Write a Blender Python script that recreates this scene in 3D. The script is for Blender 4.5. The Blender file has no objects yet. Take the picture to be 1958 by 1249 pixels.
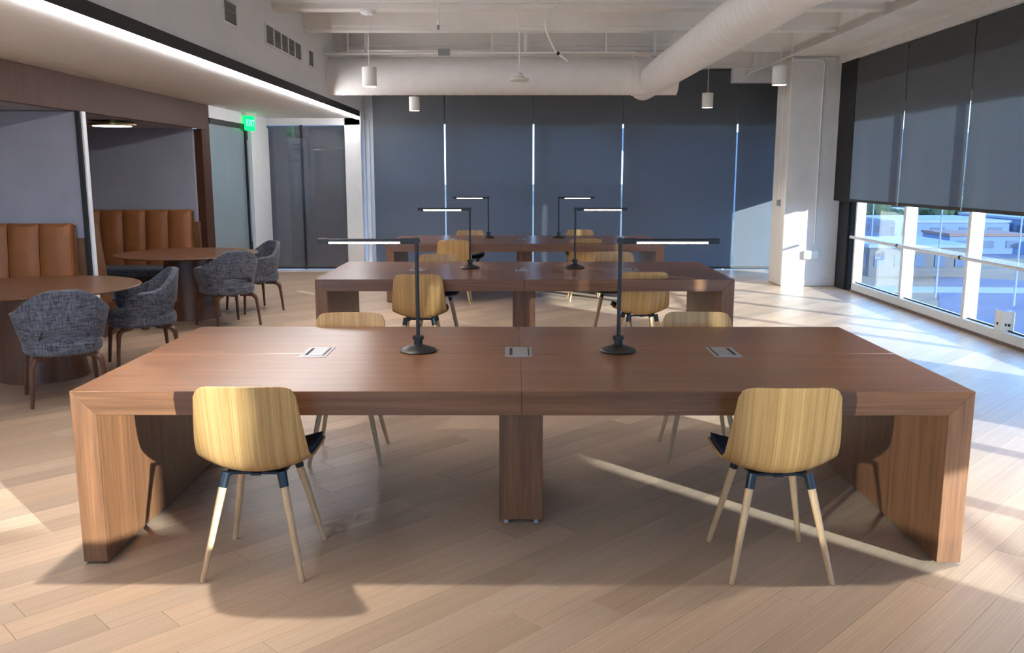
import bpy, bmesh, math, random
from mathutils import Vector, Matrix
random.seed(7)
R = math.radians
SC = bpy.context.scene
COL = SC.collection

# ------------------------------------------------------------------ camera
FPX, IMW, IMH = 1690.0, 1958.0, 1249.0
CAMH, PITCH, YAW = 1.612, math.atan(292.5 / FPX), math.atan(4.0 / FPX * 0.985)
cam = bpy.data.cameras.new('camera')
cam.sensor_width = 36.0
cam.lens = FPX / IMW * 36.0
cam.clip_start, cam.clip_end = 0.05, 2000
camo = bpy.data.objects.new('camera', cam)
camo.location = (0, 0, CAMH)
camo.rotation_euler = (math.pi / 2 - PITCH, 0, YAW)
COL.objects.link(camo)
SC.camera = camo

# ------------------------------------------------------------------ world, sun, exposure
SUN_EL = math.atan(0.205)
SUN_DIR = Vector((-0.68, 0.733, -0.205)).normalized()          # direction the light travels
w = bpy.data.worlds.new('sky')
SC.world = w
w.use_nodes = True
nt = w.node_tree
nt.nodes.clear()
wo = nt.nodes.new('ShaderNodeOutputWorld')
bg = nt.nodes.new('ShaderNodeBackground')
tcw = nt.nodes.new('ShaderNodeTexCoord')
spx = nt.nodes.new('ShaderNodeSeparateXYZ')
rmp = nt.nodes.new('ShaderNodeValToRGB')                      # clear late-afternoon sky: pale at the horizon, blue overhead
rmp.color_ramp.elements[0].position, rmp.color_ramp.elements[0].color = 0.0, (0.40, 0.64, 1.0, 1)
rmp.color_ramp.elements[1].position, rmp.color_ramp.elements[1].color = 0.7, (0.20, 0.42, 0.96, 1)
bg.inputs[1].default_value = 2.7
nt.links.new(tcw.outputs['Generated'], spx.inputs[0])
nt.links.new(spx.outputs[2], rmp.inputs[0])
nt.links.new(rmp.outputs[0], bg.inputs[0])
nt.links.new(bg.outputs[0], wo.inputs[0])

def sun(name, d, e, col, ang=0.6):
    l = bpy.data.lights.new(name, 'SUN')
    l.energy, l.color, l.angle = e, col, R(ang)
    o = bpy.data.objects.new(name, l)
    o.rotation_euler = Vector(d).to_track_quat('-Z', 'Y').to_euler()
    COL.objects.link(o)
    return o
sun('sun', SUN_DIR, 6.4, (1.0, 0.98, 0.96), 0.7)
sun('sun_glint_off_glass_facade', Vector((0.61, 0.79, -0.215)), 1.6, (1.0, 0.94, 0.86), 1.0)

SC.view_settings.view_transform = 'Standard'
SC.view_settings.look = 'None'
SC.view_settings.gamma = 1.0
SC.view_settings.use_curve_mapping = False
SC.view_settings.exposure = 1.42
cy = SC.cycles
cy.use_denoising = True
cy.max_bounces = 6
cy.diffuse_bounces = 4
cy.glossy_bounces = 3
cy.use_adaptive_sampling = True
cy.adaptive_threshold = 0.08
cy.adaptive_min_samples = 16
cy.transparent_max_bounces = 24
cy.transmission_bounces = 4
cy.caustics_reflective = False
cy.caustics_refractive = False
cy.sample_clamp_indirect = 6.0

# ------------------------------------------------------------------ materials
def lin(c):
    return tuple(((v / 255) / 12.92 if v / 255 <= 0.04045 else ((v / 255 + 0.055) / 1.055) ** 2.4) for v in c) + (1.0,)

def newmat(name):
    m = bpy.data.materials.new(name)
    m.use_nodes = True
    n = m.node_tree
    n.nodes.clear()
    out = n.nodes.new('ShaderNodeOutputMaterial')
    return m, n, out

def N(n, t, **kw):
    nd = n.nodes.new(t)
    for k, v in kw.items():
        setattr(nd, k, v)
    return nd

def plain(name, col, rough=0.5, metal=0.0, var=0.06, scale=6.0, bump=0.0, bscale=60.0, spec=0.5, emit=None, estr=0.0):
    m, n, out = newmat(name)
    p = N(n, 'ShaderNodeBsdfPrincipled')
    p.inputs['Roughness'].default_value = rough
    p.inputs['Metallic'].default_value = metal
    p.inputs['Specular IOR Level'].default_value = spec
    tc = N(n, 'ShaderNodeTexCoord')
    nz = N(n, 'ShaderNodeTexNoise')
    nz.inputs['Scale'].default_value = scale
    nz.inputs['Detail'].default_value = 3
    n.links.new(tc.outputs['Object'], nz.inputs['Vector'])
    mr = N(n, 'ShaderNodeMapRange')
    mr.inputs[1].default_value, mr.inputs[2].default_value = 0.3, 0.7
    mr.inputs[3].default_value, mr.inputs[4].default_value = 1 - var, 1 + var
    n.links.new(nz.outputs[0], mr.inputs[0])
    mx = N(n, 'ShaderNodeMix', data_type='RGBA', blend_type='MULTIPLY')
    mx.inputs[0].default_value = 1.0
    mx.inputs[6].default_value = lin(col)
    n.links.new(mr.outputs[0], mx.inputs[7])
    n.links.new(mx.outputs[2], p.inputs['Base Color'])
    if bump:
        nb = N(n, 'ShaderNodeTexNoise')
        nb.inputs['Scale'].default_value = bscale
        n.links.new(tc.outputs['Object'], nb.inputs['Vector'])
        b = N(n, 'ShaderNodeBump')
        b.inputs['Strength'].default_value = bump
        b.inputs['Distance'].default_value = 0.01
        n.links.new(nb.outputs[0], b.inputs['Height'])
        n.links.new(b.outputs[0], p.inputs['Normal'])
    if emit:
        p.inputs['Emission Color'].default_value = lin(emit)
        p.inputs['Emission Strength'].default_value = estr
    n.links.new(p.outputs[0], out.inputs[0])
    return m

def wood(name, dark, light, scale, rough=0.4, fine=1.0, coord='Object', tone=False, spec=0.5, contrast=(0.3, 0.72)):
    """grain: noise stretched by the per-axis scale"""
    m, n, out = newmat(name)
    p = N(n, 'ShaderNodeBsdfPrincipled')
    p.inputs['Roughness'].default_value = rough
    p.inputs['Specular IOR Level'].default_value = spec
    tc = N(n, 'ShaderNodeTexCoord')
    mp = N(n, 'ShaderNodeMapping')
    mp.inputs['Scale'].default_value = scale
    n.links.new(tc.outputs[coord], mp.inputs['Vector'])
    n1 = N(n, 'ShaderNodeTexNoise')
    n1.inputs['Scale'].default_value = 1.0
    n1.inputs['Detail'].default_value = 6
    n1.inputs['Roughness'].default_value = 0.6
    n1.inputs['Distortion'].default_value = 0.35
    n.links.new(mp.outputs[0], n1.inputs['Vector'])
    n2 = N(n, 'ShaderNodeTexNoise')
    n2.inputs['Scale'].default_value = 5.0
    n2.inputs['Detail'].default_value = 4
    n.links.new(mp.outputs[0], n2.inputs['Vector'])
    ad = N(n, 'ShaderNodeMix', data_type='FLOAT')
    ad.inputs[0].default_value = 0.35 * fine
    n.links.new(n1.outputs[0], ad.inputs[2])
    n.links.new(n2.outputs[0], ad.inputs[3])
    cr = N(n, 'ShaderNodeValToRGB')
    cr.color_ramp.elements[0].position, cr.color_ramp.elements[1].position = contrast
    cr.color_ramp.elements[0].color = lin(dark)
    cr.color_ramp.elements[1].color = lin(light)
    n.links.new(ad.outputs[0], cr.inputs[0])
    col = cr.outputs[0]
    if tone:
        at = N(n, 'ShaderNodeAttribute')
        at.attribute_name = 'tone'
        mx = N(n, 'ShaderNodeMix', data_type='RGBA', blend_type='MULTIPLY')
        mx.inputs[0].default_value = 1.0
        n.links.new(col, mx.inputs[6])
        n.links.new(at.outputs['Color'], mx.inputs[7])
        col = mx.outputs[2]
    n.links.new(col, p.inputs['Base Color'])
    b = N(n, 'ShaderNodeBump')
    b.inputs['Strength'].default_value = 0.08
    b.inputs['Distance'].default_value = 0.004
    n.links.new(ad.outputs[0], b.inputs['Height'])
    n.links.new(b.outputs[0], p.inputs['Normal'])
    n.links.new(p.outputs[0], out.inputs[0])
    return m

def weave(name, dark, light, sc):
    m, n, out = newmat(name)
    p = N(n, 'ShaderNodeBsdfPrincipled')
    p.inputs['Roughness'].default_value = 0.95
    p.inputs['Specular IOR Level'].default_value = 0.15
    p.inputs['Sheen Weight'].default_value = 0.15
    tc = N(n, 'ShaderNodeTexCoord')
    acc = None
    for s in ((sc, sc, sc * 0.12), (sc * 0.12, sc * 0.12, sc)):
        mp = N(n, 'ShaderNodeMapping')
        mp.inputs['Scale'].default_value = s
        n.links.new(tc.outputs['Object'], mp.inputs['Vector'])
        nz = N(n, 'ShaderNodeTexNoise')
        nz.inputs['Scale'].default_value = 1.0
        nz.inputs['Detail'].default_value = 2
        n.links.new(mp.outputs[0], nz.inputs['Vector'])
        if acc is None:
            acc = nz.outputs[0]
        else:
            mm = N(n, 'ShaderNodeMix', data_type='FLOAT')
            mm.inputs[0].default_value = 0.5
            n.links.new(acc, mm.inputs[2])
            n.links.new(nz.outputs[0], mm.inputs[3])
            acc = mm.outputs[0]
    cr = N(n, 'ShaderNodeValToRGB')
    cr.color_ramp.elements[0].position, cr.color_ramp.elements[1].position = 0.38, 0.64
    cr.color_ramp.elements[0].color = lin(dark)
    cr.color_ramp.elements[1].color = lin(light)
    n.links.new(acc, cr.inputs[0])
    n.links.new(cr.outputs[0], p.inputs['Base Color'])
    b = N(n, 'ShaderNodeBump')
    b.inputs['Strength'].default_value = 0.35
    b.inputs['Distance'].default_value = 0.003
    n.links.new(acc, b.inputs['Height'])
    n.links.new(b.outputs[0], p.inputs['Normal'])
    n.links.new(p.outputs[0], out.inputs[0])
    return m

def screen_fabric(name, col, through, glow):
    """roller blind mesh: diffuse cloth, a little scattered and a little straight-through light"""
    m, n, out = newmat(name)
    d = N(n, 'ShaderNodeBsdfDiffuse')
    d.inputs[0].default_value = lin(col)
    t = N(n, 'ShaderNodeBsdfTranslucent')
    t.inputs[0].default_value = lin(glow)
    x = N(n, 'ShaderNodeBsdfTransparent')
    tc = N(n, 'ShaderNodeTexCoord')
    wv = N(n, 'ShaderNodeTexNoise')
    wv.inputs['Scale'].default_value = 40.0
    n.links.new(tc.outputs['Object'], wv.inputs['Vector'])
    mr = N(n, 'ShaderNodeMapRange')
    mr.inputs[1].default_value, mr.inputs[2].default_value = 0.3, 0.7
    mr.inputs[3].default_value, mr.inputs[4].default_value = 0.24, 0.30
    n.links.new(wv.outputs[0], mr.inputs[0])
    a = N(n, 'ShaderNodeMixShader')
    n.links.new(mr.outputs[0], a.inputs[0])
    n.links.new(d.outputs[0], a.inputs[1])
    n.links.new(t.outputs[0], a.inputs[2])
    b = N(n, 'ShaderNodeMixShader')
    b.inputs[0].default_value = through
    n.links.new(a.outputs[0], b.inputs[1])
    n.links.new(x.outputs[0], b.inputs[2])
    n.links.new(b.outputs[0], out.inputs[0])
    return m

def pane_mat(name, tint, refl=1.0):
    m, n, out = newmat(name)
    g = N(n, 'ShaderNodeBsdfGlossy')
    g.inputs['Roughness'].default_value = 0.01
    t = N(n, 'ShaderNodeBsdfTransparent')
    t.inputs[0].default_value = tint
    f = N(n, 'ShaderNodeFresnel')
    ge = N(n, 'ShaderNodeNewGeometry')
    ir = N(n, 'ShaderNodeMapRange')          # same air-to-glass reflection on both faces of the sheet
    ir.inputs[3].default_value, ir.inputs[4].default_value = 1.5, 1 / 1.5
    n.links.new(ge.outputs['Backfacing'], ir.inputs[0])
    n.links.new(ir.outputs[0], f.inputs[0])
    ml = N(n, 'ShaderNodeMath', operation='MULTIPLY')
    ml.inputs[1].default_value = refl
    n.links.new(f.outputs[0], ml.inputs[0])
    mx = N(n, 'ShaderNodeMixShader')
    n.links.new(ml.outputs[0], mx.inputs[0])
    n.links.new(t.outputs[0], mx.inputs[1])
    n.links.new(g.outputs[0], mx.inputs[2])
    n.links.new(mx.outputs[0], out.inputs[0])
    return m

def emitter(name, col, s):
    m, n, out = newmat(name)
    e = N(n, 'ShaderNodeEmission')
    e.inputs[0].default_value = lin(col)
    e.inputs[1].default_value = s
    n.links.new(e.outputs[0], out.inputs[0])
    return m

M = {}
M['floor'] = wood('oak_floor', (176, 149, 125), (210, 186, 162), (0.9, 16, 1), rough=0.38, coord='UV', tone=True, spec=0.5)
M['subfloor'] = plain('subfloor', (206, 182, 146), 0.8)
WD, WL = (84, 54, 35), (136, 93, 63)
M['walnut_x'] = wood('walnut_grain_across', WD, WL, (0.9, 26, 26), rough=0.29)
M['walnut_z'] = wood('walnut_grain_upright', WD, (146, 99, 66), (26, 26, 0.9), rough=0.4)
M['walnut_dark'] = wood('dark_walnut_upright', (50, 30, 20), (86, 52, 35), (30, 30, 0.8), rough=0.5, spec=0.2)
M['walnut_mid'] = wood('walnut_round_top', (86, 54, 32), (136, 94, 62), (3, 24, 3), rough=0.35)
M['walnut_base'] = wood('walnut_pedestal', (66, 40, 28), (112, 70, 48), (16, 16, 0.6), rough=0.4)
M['leg_walnut'] = wood('walnut_leg', (70, 42, 30), (110, 70, 50), (20, 20, 1.5), rough=0.4)
M['oak_shell'] = wood('oak_shell', (150, 110, 62), (204, 164, 108), (75, 0.8, 0.8), rough=0.38, contrast=(0.32, 0.68))
M['oak_leg'] = wood('oak_leg', (184, 148, 108), (216, 182, 142), (40, 40, 2), rough=0.5)
M['leather'] = plain('tan_leather', (146, 88, 44), 0.5, var=0.1, scale=5, bump=0.12, bscale=180)
M['seat_blue'] = plain('navy_pad', (34, 44, 66), 0.9, var=0.1, scale=30, bump=0.1, bscale=300)
M['bench_seat'] = weave('charcoal_bench_cloth', (38, 42, 52), (78, 84, 96), 140)
M['tweed'] = weave('grey_tweed', (58, 60, 69), (118, 120, 130), 110)
M['metal_dark'] = plain('dark_blue_metal', (34, 44, 54), 0.35, metal=0.4)
M['black'] = plain('black_metal', (24, 24, 26), 0.45)
M['black_panel'] = plain('black_reveal', (30, 29, 30), 0.6)
M['steel'] = plain('brushed_steel', (158, 158, 162), 0.35, metal=0.6)
M['alu'] = plain('aluminium_strip', (240, 238, 238), 0.35)
M['brass'] = plain('brass', (168, 144, 92), 0.3, metal=0.9)
M['white'] = plain('white_paint', (233, 233, 233), 0.6, var=0.03)
M['ceil'] = plain('painted_concrete', (230, 227, 223), 0.75, var=0.05, scale=2.5, bump=0.2, bscale=12)
M['pillar'] = plain('white_concrete', (228, 225, 220), 0.75, var=0.05, scale=3, bump=0.25, bscale=14)
M['duct'] = plain('painted_duct', (234, 230, 226), 0.5, var=0.03)
M['frame'] = plain('window_frame', (226, 226, 222), 0.4, var=0.02)
M['wall'] = plain('wall_paint', (228, 232, 234), 0.7, var=0.02)
M['grey_panel'] = plain('grey_acoustic_panel', (158, 158, 168), 0.95, var=0.06, scale=3, bump=0.1, bscale=200, spec=0.1)
M['blind'] = screen_fabric('charcoal_screen', (112, 115, 119), 0.06, (150, 158, 168))
M['blind_solid'] = screen_fabric('charcoal_blackout', (164, 158, 160), 0.05, (80, 80, 86))
M['hem'] = plain('hem_bar', (58, 54, 52), 0.6)
M['shaded_wall'] = plain('shaded_return', (26, 27, 30), 0.8)  # shadow of the recess by the pillar put into the colour
M['brown_base'] = plain('bronze_base', (112, 98, 92), 0.5)
M['glass'] = pane_mat('window_glass', (0.86, 0.93, 0.94, 1), 1.0)
M['door_glass'] = pane_mat('door_glass', (0.9, 0.92, 0.93, 1), 1.0)
M['film'] = plain('frosted_film', (140, 158, 166), 0.22, var=0.05, scale=1.2)
M['led'] = emitter('led_line', (252, 250, 252), 25.0)
M['tube'] = emitter('lamp_tube', (255, 218, 190), 7.0)
M['lens'] = emitter('downlight_lens', (255, 240, 220), 2.2)
M['brass_glow'] = emitter('booth_lamp_glow', (255, 238, 210), 3.2)
M['green'] = emitter('sign_green', (20, 215, 105), 1.0)
M['sign_white'] = emitter('sign_letters', (130, 255, 190), 1.0)
M['white_plastic'] = plain('white_plastic', (226, 224, 218), 0.4, var=0.02)
M['shade'] = plain('white_shade', (224, 220, 212), 0.5, var=0.02)
M['card'] = plain('white_card', (236, 236, 230), 0.7)
M['ink'] = plain('black_ink', (30, 30, 30), 0.8)
M['grille'] = plain('grille_slats', (140, 144, 144), 0.6)
M['dark_void'] = plain('duct_inside', (74, 77, 78), 0.9)
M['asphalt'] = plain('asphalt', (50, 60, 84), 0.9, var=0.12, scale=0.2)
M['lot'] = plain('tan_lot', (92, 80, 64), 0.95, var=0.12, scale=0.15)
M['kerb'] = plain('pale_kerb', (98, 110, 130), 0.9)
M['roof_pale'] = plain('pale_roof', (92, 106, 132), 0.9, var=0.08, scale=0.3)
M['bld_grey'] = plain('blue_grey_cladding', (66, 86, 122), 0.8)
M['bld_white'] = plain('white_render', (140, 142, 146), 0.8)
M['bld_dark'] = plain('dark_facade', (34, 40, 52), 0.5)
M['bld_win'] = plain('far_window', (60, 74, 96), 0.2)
M['roof_red'] = plain('clay_roof', (88, 72, 70), 0.9)
M['leaf'] = plain('tree_green', (30, 52, 34), 0.95, var=0.4, scale=1.2)
M['leaf2'] = plain('tree_olive', (44, 66, 40), 0.95, var=0.4, scale=1.2)
M['bark'] = plain('bark', (80, 66, 52), 0.9)
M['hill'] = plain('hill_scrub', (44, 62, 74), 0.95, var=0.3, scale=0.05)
M['shell_under'] = M['black']

# ------------------------------------------------------------------ mesh helpers
class MB:
    def __init__(s):
        s.v, s.f = [], []
    def add(s, vs, fs):
        o = len(s.v)
        s.v += [tuple(v) for v in vs]
        s.f += [tuple(i + o for i in f) for f in fs]
        return s
    def box(s, x0, x1, y0, y1, z0, z1):
        return s.add([(x0, y0, z0), (x1, y0, z0), (x1, y1, z0), (x0, y1, z0), (x0, y0, z1), (x1, y0, z1), (x1, y1, z1), (x0, y1, z1)],
                     [(0, 3, 2, 1), (4, 5, 6, 7), (0, 1, 5, 4), (1, 2, 6, 5), (2, 3, 7, 6), (3, 0, 4, 7)])
    def prism(s, poly, axis, a, b):
        """poly: 2-D points; axis 'y': (x,z), 'x': (y,z), 'z': (x,y)"""
        def P(p, t):
            return (p[0], t, p[1]) if axis == 'y' else ((t, p[0], p[1]) if axis == 'x' else (p[0], p[1], t))
        n = len(poly)
        return s.add([P(p, a) for p in poly] + [P(p, b) for p in poly],
                     [tuple(range(n - 1, -1, -1)), tuple(range(n, 2 * n))] + [(i, (i + 1) % n, n + (i + 1) % n, n + i) for i in range(n)])
    def tube(s, pts, rad, n=10, caps=True, sq=False):
        pts = [Vector(p) for p in pts]
        k = len(pts)
        rs = rad if isinstance(rad, (list, tuple)) else [rad] * k
        vs, prev = [], None
        for i in range(k):
            t = (pts[min(i + 1, k - 1)] - pts[max(i - 1, 0)]).normalized()
            if prev is None:
                a = Vector((0, 0, 1)) if abs(t.z) < 0.9 else Vector((1, 0, 0))
                u = t.cross(a).normalized()
            else:
                u = (prev - t * prev.dot(t)).normalized()
            prev = u
            v = t.cross(u)
            for j in range(n):
                a = 2 * math.pi * (j + 0.5) / n
                vs.append(pts[i] + (u * math.cos(a) + v * math.sin(a)) * rs[i])
        fs = [(i * n + j, i * n + (j + 1) % n, (i + 1) * n + (j + 1) % n, (i + 1) * n + j) for i in range(k - 1) for j in range(n)]
        if caps:
            fs += [tuple(range(n - 1, -1, -1)), tuple(range((k - 1) * n, k * n))]
        return s.add(vs, fs)
    def lathe(s, prof, n=32, c=(0, 0, 0)):
        """prof: (r, z) from bottom to top"""
        vs, fs = [], []
        for r, z in prof:
            for j in range(n):
                a = 2 * math.pi * j / n
                vs.append((c[0] + r * math.cos(a), c[1] + r * math.sin(a), c[2] + z))
        k = len(prof)
        fs = [(i * n + j, i * n + (j + 1) % n, (i + 1) * n + (j + 1) % n, (i + 1) * n + j) for i in range(k - 1) for j in range(n)]
        fs += [tuple(range(n - 1, -1, -1)), tuple(range((k - 1) * n, k * n))]
        return s.add(vs, fs)
    def grid(s, P, closed=False):
        """P[i][j] points -> surface"""
        a, b = len(P), len(P[0])
        vs = [p for row in P for p in row]
        fs = [(i * b + j, i * b + j + 1, (i + 1) * b + j + 1, (i + 1) * b + j) for i in range(a - 1) for j in range(b - 1)]
        return s.add(vs, fs)
    def mesh(s, name, mat, bevel=0.0, smooth=False, seg=1, fixn=True):
        me = bpy.data.meshes.new(name)
        me.from_pydata(s.v, [], s.f)
        bm = bmesh.new()
        bm.from_mesh(me)
        if fixn:
            bmesh.ops.recalc_face_normals(bm, faces=bm.faces)
        if bevel:
            es = [e for e in bm.edges if len(e.link_faces) == 2 and e.calc_face_angle(0) > 0.5]
            bmesh.ops.bevel(bm, geom=es, offset=bevel, segments=seg, profile=0.5, affect='EDGES', clamp_overlap=True)
        if smooth:
            for f in bm.faces:
                f.smooth = True
            for e in bm.edges:
                if len(e.link_faces) == 2 and e.calc_face_angle(0) > 0.7:
                    e.smooth = False
        bm.to_mesh(me)
        bm.free()
        if mat is not None:
            me.materials.append(M[mat] if isinstance(mat, str) else mat)
        return me
    def build(s, name, mat, parent=None, loc=None, rot=None, **kw):
        o = bpy.data.objects.new(name, s.mesh(name, mat, **kw))
        COL.objects.link(o)
        if parent is not None:
            o.parent = parent
        if loc is not None:
            o.location = loc
        if rot is not None:
            o.rotation_euler = rot
        return o

def box(*a):
    return MB().box(*a)

def empty(name, loc=(0, 0, 0), rz=0.0):
    o = bpy.data.objects.new(name, None)
    o.location = loc
    o.rotation_euler = (0, 0, rz)
    o.empty_display_size = 0.1
    COL.objects.link(o)
    return o

def tag(o, label, cat=None, group=None, kind=None):
    if label:
        o['label'] = label
    if cat:
        o['category'] = cat
    if group:
        o['group'] = group
    if kind:
        o['kind'] = kind
    return o

def kids(o):
    return [c for c in COL.objects if c.parent == o]

def copy_tree(root, loc, rz, label, group=None):
    r = root.copy()
    COL.objects.link(r)
    r.location, r.rotation_euler = loc, (0, 0, rz)
    r['label'] = label
    if group:
        r['group'] = group
    for ch in kids(root):
        c = ch.copy()
        COL.objects.link(c)
        c.parent = r
        for g in kids(ch):
            d = g.copy()
            COL.objects.link(d)
            d.parent = c
    return r

def struct(o, label, cat=None):
    return tag(o, label, cat, kind='structure')

def project(p):
    X, Y, Z = p[0], p[1], p[2] - CAMH
    xr = X * math.cos(YAW) + Y * math.sin(YAW)
    fw = -X * math.sin(YAW) + Y * math.cos(YAW)
    cz = fw * math.cos(PITCH) - Z * math.sin(PITCH)
    cv = -fw * math.sin(PITCH) - Z * math.cos(PITCH)
    if cz < 0.1:
        return None
    return (IMW / 2 + FPX * xr / cz, IMH / 2 + FPX * cv / cz)

# ================================================================== STRUCTURE
X0, X1, Y0, Y1 = -6.3, 4.66, -5.3, 15.1
ZC = 3.78
# ---- floor: oak planks laid at 45 degrees
fl = box(X0 - 0.1, X1 + 0.1, Y0 - 0.1, Y1 + 0.1, -0.06, -0.0135).build('floor', 'subfloor')
struct(fl, 'pale oak plank floor laid on the diagonal', 'floor')

def clip(poly, xa, xb, ya, yb):
    for ax, lim, sg in ((0, xa, 1), (0, xb, -1), (1, ya, 1), (1, yb, -1)):
        out = []
        for i in range(len(poly)):
            p, q = poly[i], poly[(i + 1) % len(poly)]
            ip, iq = (p[ax] - lim) * sg >= 0, (q[ax] - lim) * sg >= 0
            if ip:
                out.append(p)
            if ip != iq:
                t = (lim - p[ax]) / (q[ax] - p[ax])
                out.append((p[0] + (q[0] - p[0]) * t, p[1] + (q[1] - p[1]) * t))
        poly = out
        if len(poly) < 3:
            return []
    return poly

def area2(p):
    return abs(sum(p[i][0] * p[(i + 1) % len(p)][1] - p[(i + 1) % len(p)][0] * p[i][1] for i in range(len(p)))) / 2

PW, GAP = 0.155, 0.0004
ud, vd = (math.sqrt(0.5), math.sqrt(0.5)), (-math.sqrt(0.5), math.sqrt(0.5))
planks = []
for r in range(-80, 130):
    v0 = r * PW
    u = -9.0 + random.uniform(0, 1.5)
    while u < 16:
        L = random.choice((0.9, 1.2, 1.5, 1.8, 2.1))
        c = [(u + GAP, v0 + GAP), (u + L - GAP, v0 + GAP), (u + L - GAP, v0 + PW - GAP), (u + GAP, v0 + PW - GAP)]
        poly = [(a * ud[0] + b * vd[0], a * ud[1] + b * vd[1]) for a, b in c]
        poly = clip(poly, X0, X1, Y0, Y1)
        if poly and area2(poly) > 0.004:
            pr = [project((p[0], p[1], 0)) for p in poly]
            vis = 0.0
            if all(q is not None for q in pr):
                cp = clip(pr, 0, IMW, 0, IMH)
                if cp:
                    vis = area2(cp)
            tone = random.choice((0.9, 0.96, 1.0, 1.04, 0.86, 1.08)) * random.uniform(0.97, 1.03)
            tint = random.uniform(-0.03, 0.03)
            planks.append((vis, poly, (u, v0), (tone * (1 + tint), tone, tone * (1 - tint), 1.0)))
        u += L
planks.sort(key=lambda p: -p[0])

def plank_mesh(name, items):
    vs, fs, uvs, cols = [], [], [], []
    for vis, poly, (u0, v0), tone in items:
        if sum(poly[i][0] * poly[(i + 1) % len(poly)][1] - poly[(i + 1) % len(poly)][0] * poly[i][1] for i in range(len(poly))) < 0:
            poly = poly[::-1]
        n, o = len(poly), len(vs)
        cx, cyy = sum(p[0] for p in poly) / n, sum(p[1] for p in poly) / n
        e = 0.001
        def ins(p):
            d = Vector((cx - p[0], cyy - p[1]))
            d = d.normalized() * e if d.length > e else d
            return (p[0] + d.x, p[1] + d.y)
        off = random.uniform(0, 50)
        rings = [[(p[0], p[1], -0.013) for p in poly], [(p[0], p[1], -0.0012) for p in poly], [ins(p) + (0.0,) for p in poly]]
        for rg in rings:
            vs += rg
        ff = [tuple(o + 2 * n + i for i in range(n)), tuple(o + n - 1 - i for i in range(n))]
        for k in range(2):
            ff += [(o + k * n + i, o + k * n + (i + 1) % n, o + (k + 1) * n + (i + 1) % n, o + (k + 1) * n + i) for i in range(n)]
        fs += ff
        for f in ff:
            for i in f:
                p = vs[i]
                uvs.append((p[0] * ud[0] + p[1] * ud[1] + off, p[0] * vd[0] + p[1] * vd[1] + off * 0.37))
                cols.append(tone)
    me = bpy.data.meshes.new(name)
    me.from_pydata(vs, [], fs)
    ul = me.uv_layers.new(name='UVMap')
    ca = me.color_attributes.new('tone', 'FLOAT_COLOR', 'CORNER')
    ul.data.foreach_set('uv', [c for uv in uvs for c in uv])
    ca.data.foreach_set('color', [c for t in cols for c in t])
    me.materials.append(M['floor'])
    return me
for it in planks[:300]:
    o = bpy.data.objects.new('plank', plank_mesh('plank', [it]))
    COL.objects.link(o)
    o.parent = fl
o = bpy.data.objects.new('plank_field', plank_mesh('plank_field', planks[300:]))
COL.objects.link(o)
o.parent = fl
o['kind'] = 'stuff'

# ---- ceiling: deck, joists along X, edge beam over the windows
ce = box(X0 - 0.1, X1 + 0.4, Y0 - 0.3, Y1 + 0.3, ZC, ZC + 0.15).build('ceiling', 'ceil')
struct(ce, 'white painted concrete ceiling with cross joists', 'ceiling')
def joist(y, z=3.29, xa=-2.5, xb=3.86, th=0.2):
    MB().prism([(y, z), (y + th, z), (y + th + 0.1, ZC), (y - 0.1, ZC), (y - 0.03, z + 0.05), (y, z + 0.045)], 'x', xa, xb).build('joist', 'ceil', ce)
for y in (-3.2, -1.4, 0.4, 2.2, 4.0, 5.4, 6.8, 8.2, 9.55, 10.95, 12.72, 14.75):
    joist(y, 3.29 if y < 12 else 3.3)
box(3.84, 4.5, Y0, 12.74, 3.22, ZC).build('edge_beam', 'ceil', ce)
box(3.84, 4.66, 12.74, Y1, 3.22, ZC).build('edge_beam', 'ceil', ce)
box(4.5, 4.66, Y0, 12.72, 3.12, ZC).build('blind_pocket', 'white', ce)
box(3.55, 4.3, 14.82, 14.98, 3.07, 3.3).build('end_bulkhead', 'white', ce)

# ---- right wall: base, header, piers; windows
WX = 4.72
HEAD = 2.45
wr = box(WX - 0.06, WX + 0.1, Y0, 12.2, -0.1, 0.03).build('wall_right', 'brown_base')
struct(wr, 'glazed window wall with white frames on the right', 'wall')
box(4.6, WX + 0.2, 6.62, Y1, HEAD, ZC).build('header', 'wall', wr)
box(4.6, WX + 0.2, -2.80, 6.62, HEAD, ZC).build('header', 'wall', wr)
box(4.6, WX + 0.2, Y0, -2.80, 3.3, ZC).build('header', 'wall', wr)
box(4.62, WX + 0.06, 4.02, 6.22, -0.05, HEAD).build('pier', 'wall', wr)
box(4.62, WX + 0.06, -2.80, 0.04, -0.05, HEAD).build('pier', 'wall', wr)  # unseen solid stretch in place of lowered blinds, ends set for the sun edges
box(4.67, WX + 0.06, 12.32, 13.75, -0.05, HEAD).build('pier', 'shaded_wall', wr)  # recess shadow carried by the dark colour

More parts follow.
